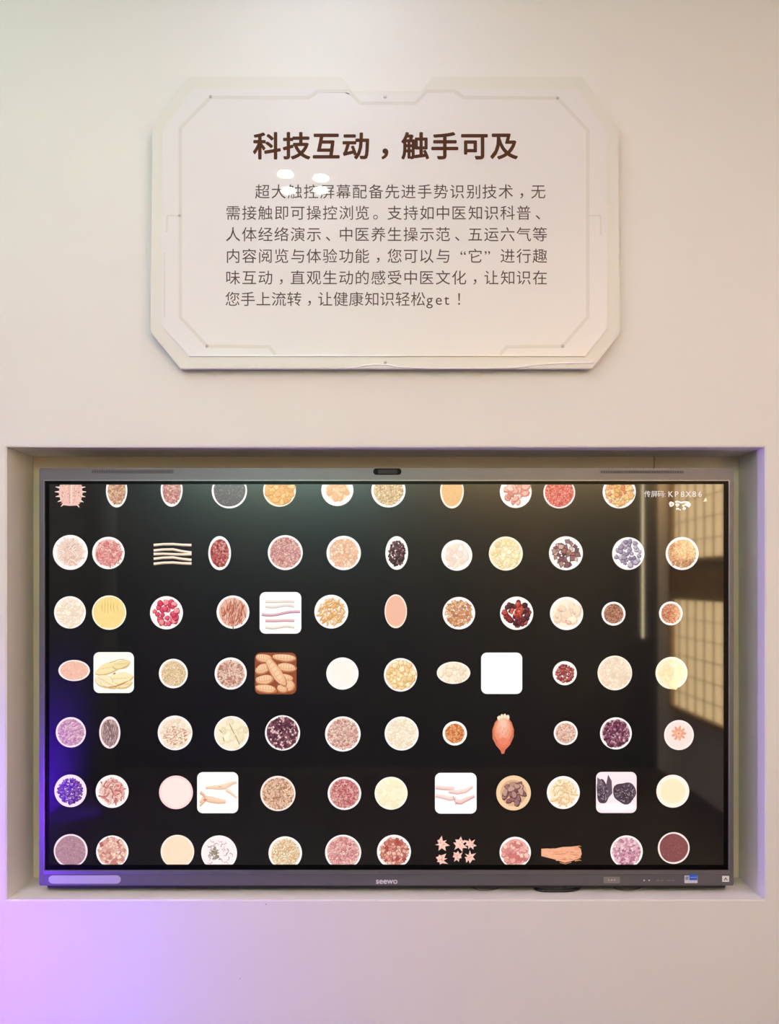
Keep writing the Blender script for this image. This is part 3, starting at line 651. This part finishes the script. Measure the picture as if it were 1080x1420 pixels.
p.line([(628, 1104), (631, 1112), (635, 1114)], 1, (176,120,120))
p.build('square_picture', 'white square picture of four pink sticks')
p = square(826.3, 882.6, 1070.4, 1127.4, (250, 226, 232), 7)
p.ell(854.5, 1119, 27, 6, (255,244,246), 24)
for cx, cy, a, b_, rot in ((835.5, 1098, 8.6, 17, -.1), (866, 1099.5, 16, 15, .1)):
    p.ell(cx, cy, a, b_, (66, 52, 62), 26, .07, rot)
p.poly([(840, 1090), (843, 1074), (848, 1083), (849, 1100), (842, 1108)], (80, 66, 76)); p.poly([(828, 1078), (834, 1082), (840, 1092), (828, 1094)], (90,76,84))
for k in range(120):
    cx, cy, a, b_ = (835.5, 1098, 7.6, 16) if r.random() < .35 else (866, 1099.5, 15, 13.6)
    t_ = p.r.random()*6.28; d = math.sqrt(p.r.random())*.92; x, y = cx+a*d*math.cos(t_), cy+b_*d*math.sin(t_); q_ = p.r.random()*3.1; l = p.r.uniform(1, 3)
    p.line([(x-l*math.cos(q_), y-l*math.sin(q_)), (x, y+.6), (x+l*math.cos(q_), y+l*math.sin(q_))], [.3, 1.1, .3], p.r.choice([(30,20,30),(40,30,40),(150,136,146),(120,104,116),(96,84,94)]))
p.build('square_picture', 'square picture of two black knobbly roots on pink')

# ---- pictures without a dish
p = Pic(98, 684, 11)
body = [(83, 672), (81.5, 684), (84, 694), (88, 700.5), (96, 701.5), (107, 701), (112, 695), (114.5, 684), (113, 672)]
for x, y, a in [(82, 676, 3.3), (81, 682, 3.15), (82, 688, 3.0), (84.5, 694, 2.75), (88, 699, 2.35), (113.5, 676, -.15), (114.5, 682, 0), (113.5, 688, .2), (111.5, 694, .5), (107, 699.5, .95)]:
    p.line([(x-2*math.cos(a), y-2*math.sin(a)), (x+5*math.cos(a), y+5*math.sin(a))], [3.2, .7], (246, 208, 192))
p.poly(body, (236, 178, 160))
for _ in range(150):
    x = p.r.uniform(84, 112); y = p.r.uniform(672.5, 699); p.ell(x, y, .9, .6, p.r.choice([(206,132,122),(222,150,136),(248,206,184),(176,104,98)]), 5)
p.line([(99, 672.5), (99, 699)], 1.8, (250, 214, 194)); p.line([(96, 672.5), (96.3, 698)], .8, (196,124,114)); p.line([(103, 673), (103, 697)], .7, (206,140,126))
p.build('spiny_picture', 'pink spiny shell like picture at the top left')
p = Pic(240, 768, 12)
for k, (y0, y1, y2) in enumerate(((755.5, 754, 755.5), (763, 761.3, 766), (768, 768, 768), (774.5, 772.5, 776), (781.5, 779.5, 781))):
    pts = [(213, y0), (226, y0*.5+y1*.5-.6), (240, y1), (253, y1*.5+y2*.5+.3), (265.5, y2)]
    p.line([(a, b+.8) for a, b in pts], 3.2, (170,136,110)); p.line(pts, [2.8, 2.2, 2.3, 2.2, 2.8], (250,230,204))
p.build('stick_picture', 'five thin cream sticks, second row')
p = Pic(697, 1018, 13)
bd = [(691, 996), (686, 1002), (682.6, 1012), (683, 1024), (688, 1034), (694, 1041), (695.5, 1045.5), (699, 1045), (700.5, 1040), (707, 1033), (712, 1022), (712.6, 1012), (709.5, 1002), (705, 996)]
for k, c in enumerate(((206,92,70), (230,118,88), (238,140,106), (242,160,126), (246,182,148))):
    f_ = 1-k*.17; p.poly([(697.5+(a-697.5)*f_, (1018-k*3.4)+(b-1018)*f_*(1 if k == 0 else .98)) for a, b in bd], c)
p.ell(698, 1030, 9, 7, (226, 96, 76), 18, .03); p.ell(698, 1028, 7, 5, (232,108,84), 16, .03)
for x, y in ((692, 996), (696, 994), (700, 993.5), (704, 995)): p.ell(x, y, 2.6, 3.8, (232,190,150), 9, .1); p.ell(x-.3, y-.5, 1.9, 3, (250,222,186), 8, .1)
for _ in range(16): x = p.r.uniform(688, 708); y = p.r.uniform(1003, 1030); p.line([(x, y), (x+p.r.uniform(-1, 1), y+4)], .6, (214,108,84))
p.build('pod_picture', 'red and peach pod without a dish, fifth row')
p = Pic(633, 1180, 14)
for cx, cy, s_, rot in ((612, 1170, 10, 0), (637, 1170, 11, .3), (652, 1171, 9, .9), (612, 1192, 9, .5), (634, 1187, 8, 1.1), (651, 1189, 9, .2)):
    c = p.r.choice([(244,186,166),(240,176,156)]); k_ = 7
    pts = []
    for k in range(k_*2):
        a = rot-PI/2+k*PI/k_+p.r.uniform(-.2, .2); rr = s_*(p.r.uniform(.75, 1.25) if k % 2 == 0 else p.r.uniform(.35, .68)); pts.append((cx+rr*math.cos(a), cy+rr*math.sin(a)))
    for k in range(0, k_*2, 1):
        p.poly([(cx, cy), pts[k], pts[(k+1) % (k_*2)]], c)
    for _ in range(9):
        a = p.r.random()*6.28; d = s_*.5*p.r.random(); p.ell(cx+d*math.cos(a), cy+d*math.sin(a), 1.4, .7, p.r.choice([(206,120,104),(252,212,192),(220,140,122)]), 6, .1, a)
p.build('leaf_picture', 'six pink lobed leaves without a dish, last row')
p = Pic(778, 1184, 15)
p.poly([(750.5, 1177), (758, 1176.5), (768, 1177), (780, 1174.5), (793, 1174), (800, 1173), (805, 1177), (806.5, 1184), (804, 1190), (796, 1193), (783, 1196.5), (770, 1192), (758, 1189), (750.5, 1187)], (238, 150, 110))
for k in range(60):
    x = p.r.uniform(752, 798); y = 1176+p.r.random()*15*(.8 if x < 765 else 1.15); p.line([(x, y), (x+p.r.uniform(4, 9), y+p.r.uniform(-.6, .6))], p.r.uniform(.4, 1.1), p.r.choice([(214,118,82),(250,180,138),(190,96,66),(244,164,122)]))
for y in (1173.5, 1178, 1183, 1189, 1193): p.line([(797, y+.8), (803, y-.4), (806, y+.4)], [1.4, 1.2, .4], (222,128,92))
p.line([(776, 1196), (784, 1198), (792, 1195.5)], .8, (222,134,100))
p.build('bark_picture', 'bundle of orange bark strips without a dish, last row')

# ---- writing at the top right of the screen
M_scr_text = mat('lit_white_text', (.01, .01, .01), .1, emit=(1, .93, .92), emit_s=.85)
def scrtext(lbl, items, size, bold=0, nm='screen_text'):
    o = glyph_lines(nm, items, size, YS-.0002, M_scr_text, bold); adopt(o, scr); o['label'] = lbl; return o
scrtext('small white Chinese words before the code', [('传', 897.5, 688.6, 'c'), ('屏', 907, 688.6, 'c'), ('码', 916, 688.6, 'c'), (':', 921.7, 688.6, 'c')], 9.6, 0)
scrtext('white code KP8X86', [(c, 930+i*8.1, 689, 'c') for i, c in enumerate('KP8X86')], 11, .08)
p = Pic(943, 701, 16)
PK2 = (255, 232, 228)
p.ell(931, 699, 3.6, 3.6, PK2, 14, .1); p.ell(931, 699.4, 1.2, 1.4, (150,126,96), 8)
p.line([(936, 696), (940, 695.5), (944, 697), (950, 696), (955, 697)], 2.2, PK2); p.ell(939, 700, 2.8, 2.6, PK2, 10, .15); p.ell(939, 700.3, 1, .8, (150,126,96), 6)
p.ell(947.5, 701, 1.8, 1.3, PK2, 8, .1); p.ell(954.5, 700, 3.2, 3.2, PK2, 10, .12); p.ell(951, 699.5, 2, 1.6, PK2, 8); p.ell(955, 700, .9, .9, (150,126,96), 6)
p.ell(939.5, 705.5, 2.6, 1.4, PK2, 8, .2); p.ell(948.5, 705, 2.2, 2.2, PK2, 8, .2); p.ell(943, 707, 1, .8, PK2, 6)
p.build('white_mark', 'small scribbled white mark under the code')
p = Pic(978, 693, 17); p.poly([(975, 695.5), (978.6, 690), (980.2, 695)], (240, 214, 160)); p.build('corner_mark', 'tiny pale triangle right of the code')

# ------------------------------------------------------------------ cables hanging under the display
M_cable = mat('cable_rubber', (.012, .011, .012), .45); M_cable2 = mat('cable_grey', (.16, .13, .13), .5)
def cable(name, label, pts, r, m):
    """pts = (frame x, depth, height of the centre above the sill)"""
    o = tube(name, [((a-CX)*(D+y)/F, y, nz0+h) for a, y, h in pts], r, m); tag(o, label, 'cable', 'cables under the display'); return o
cable('power_cable', 'thick black cable sagging onto the niche sill under the display', [(728, .1475, .06), (730, .1460, .02), (733, .132, .0048), (738, .09, .0048), (745, .055, .0046), (765, .051, .0044), (797, .053, .0046), (808, .09, .0048), (816, .132, .0048), (819, .1460, .02), (822, .1475, .06)], .0040, M_cable)
cable('signal_cable', 'thin dark cable under the display, right of the thick black one', [(832, .148, .05), (834, .145, .01), (838, .12, .0022), (852, .07, .0022), (874, .055, .0022), (890, .08, .0022), (897, .12, .0022), (899, .145, .01), (900, .148, .05)], .0015, M_cable2)
cable('signal_cable', 'thin grey cable loop under the display, left of the thick black cable', [(640, .148, .05), (642, .145, .01), (646, .12, .0022), (658, .065, .0022), (676, .058, .0022), (692, .075, .0022), (698, .12, .0022), (700, .145, .01), (701, .148, .05)], .0013, M_cable2)
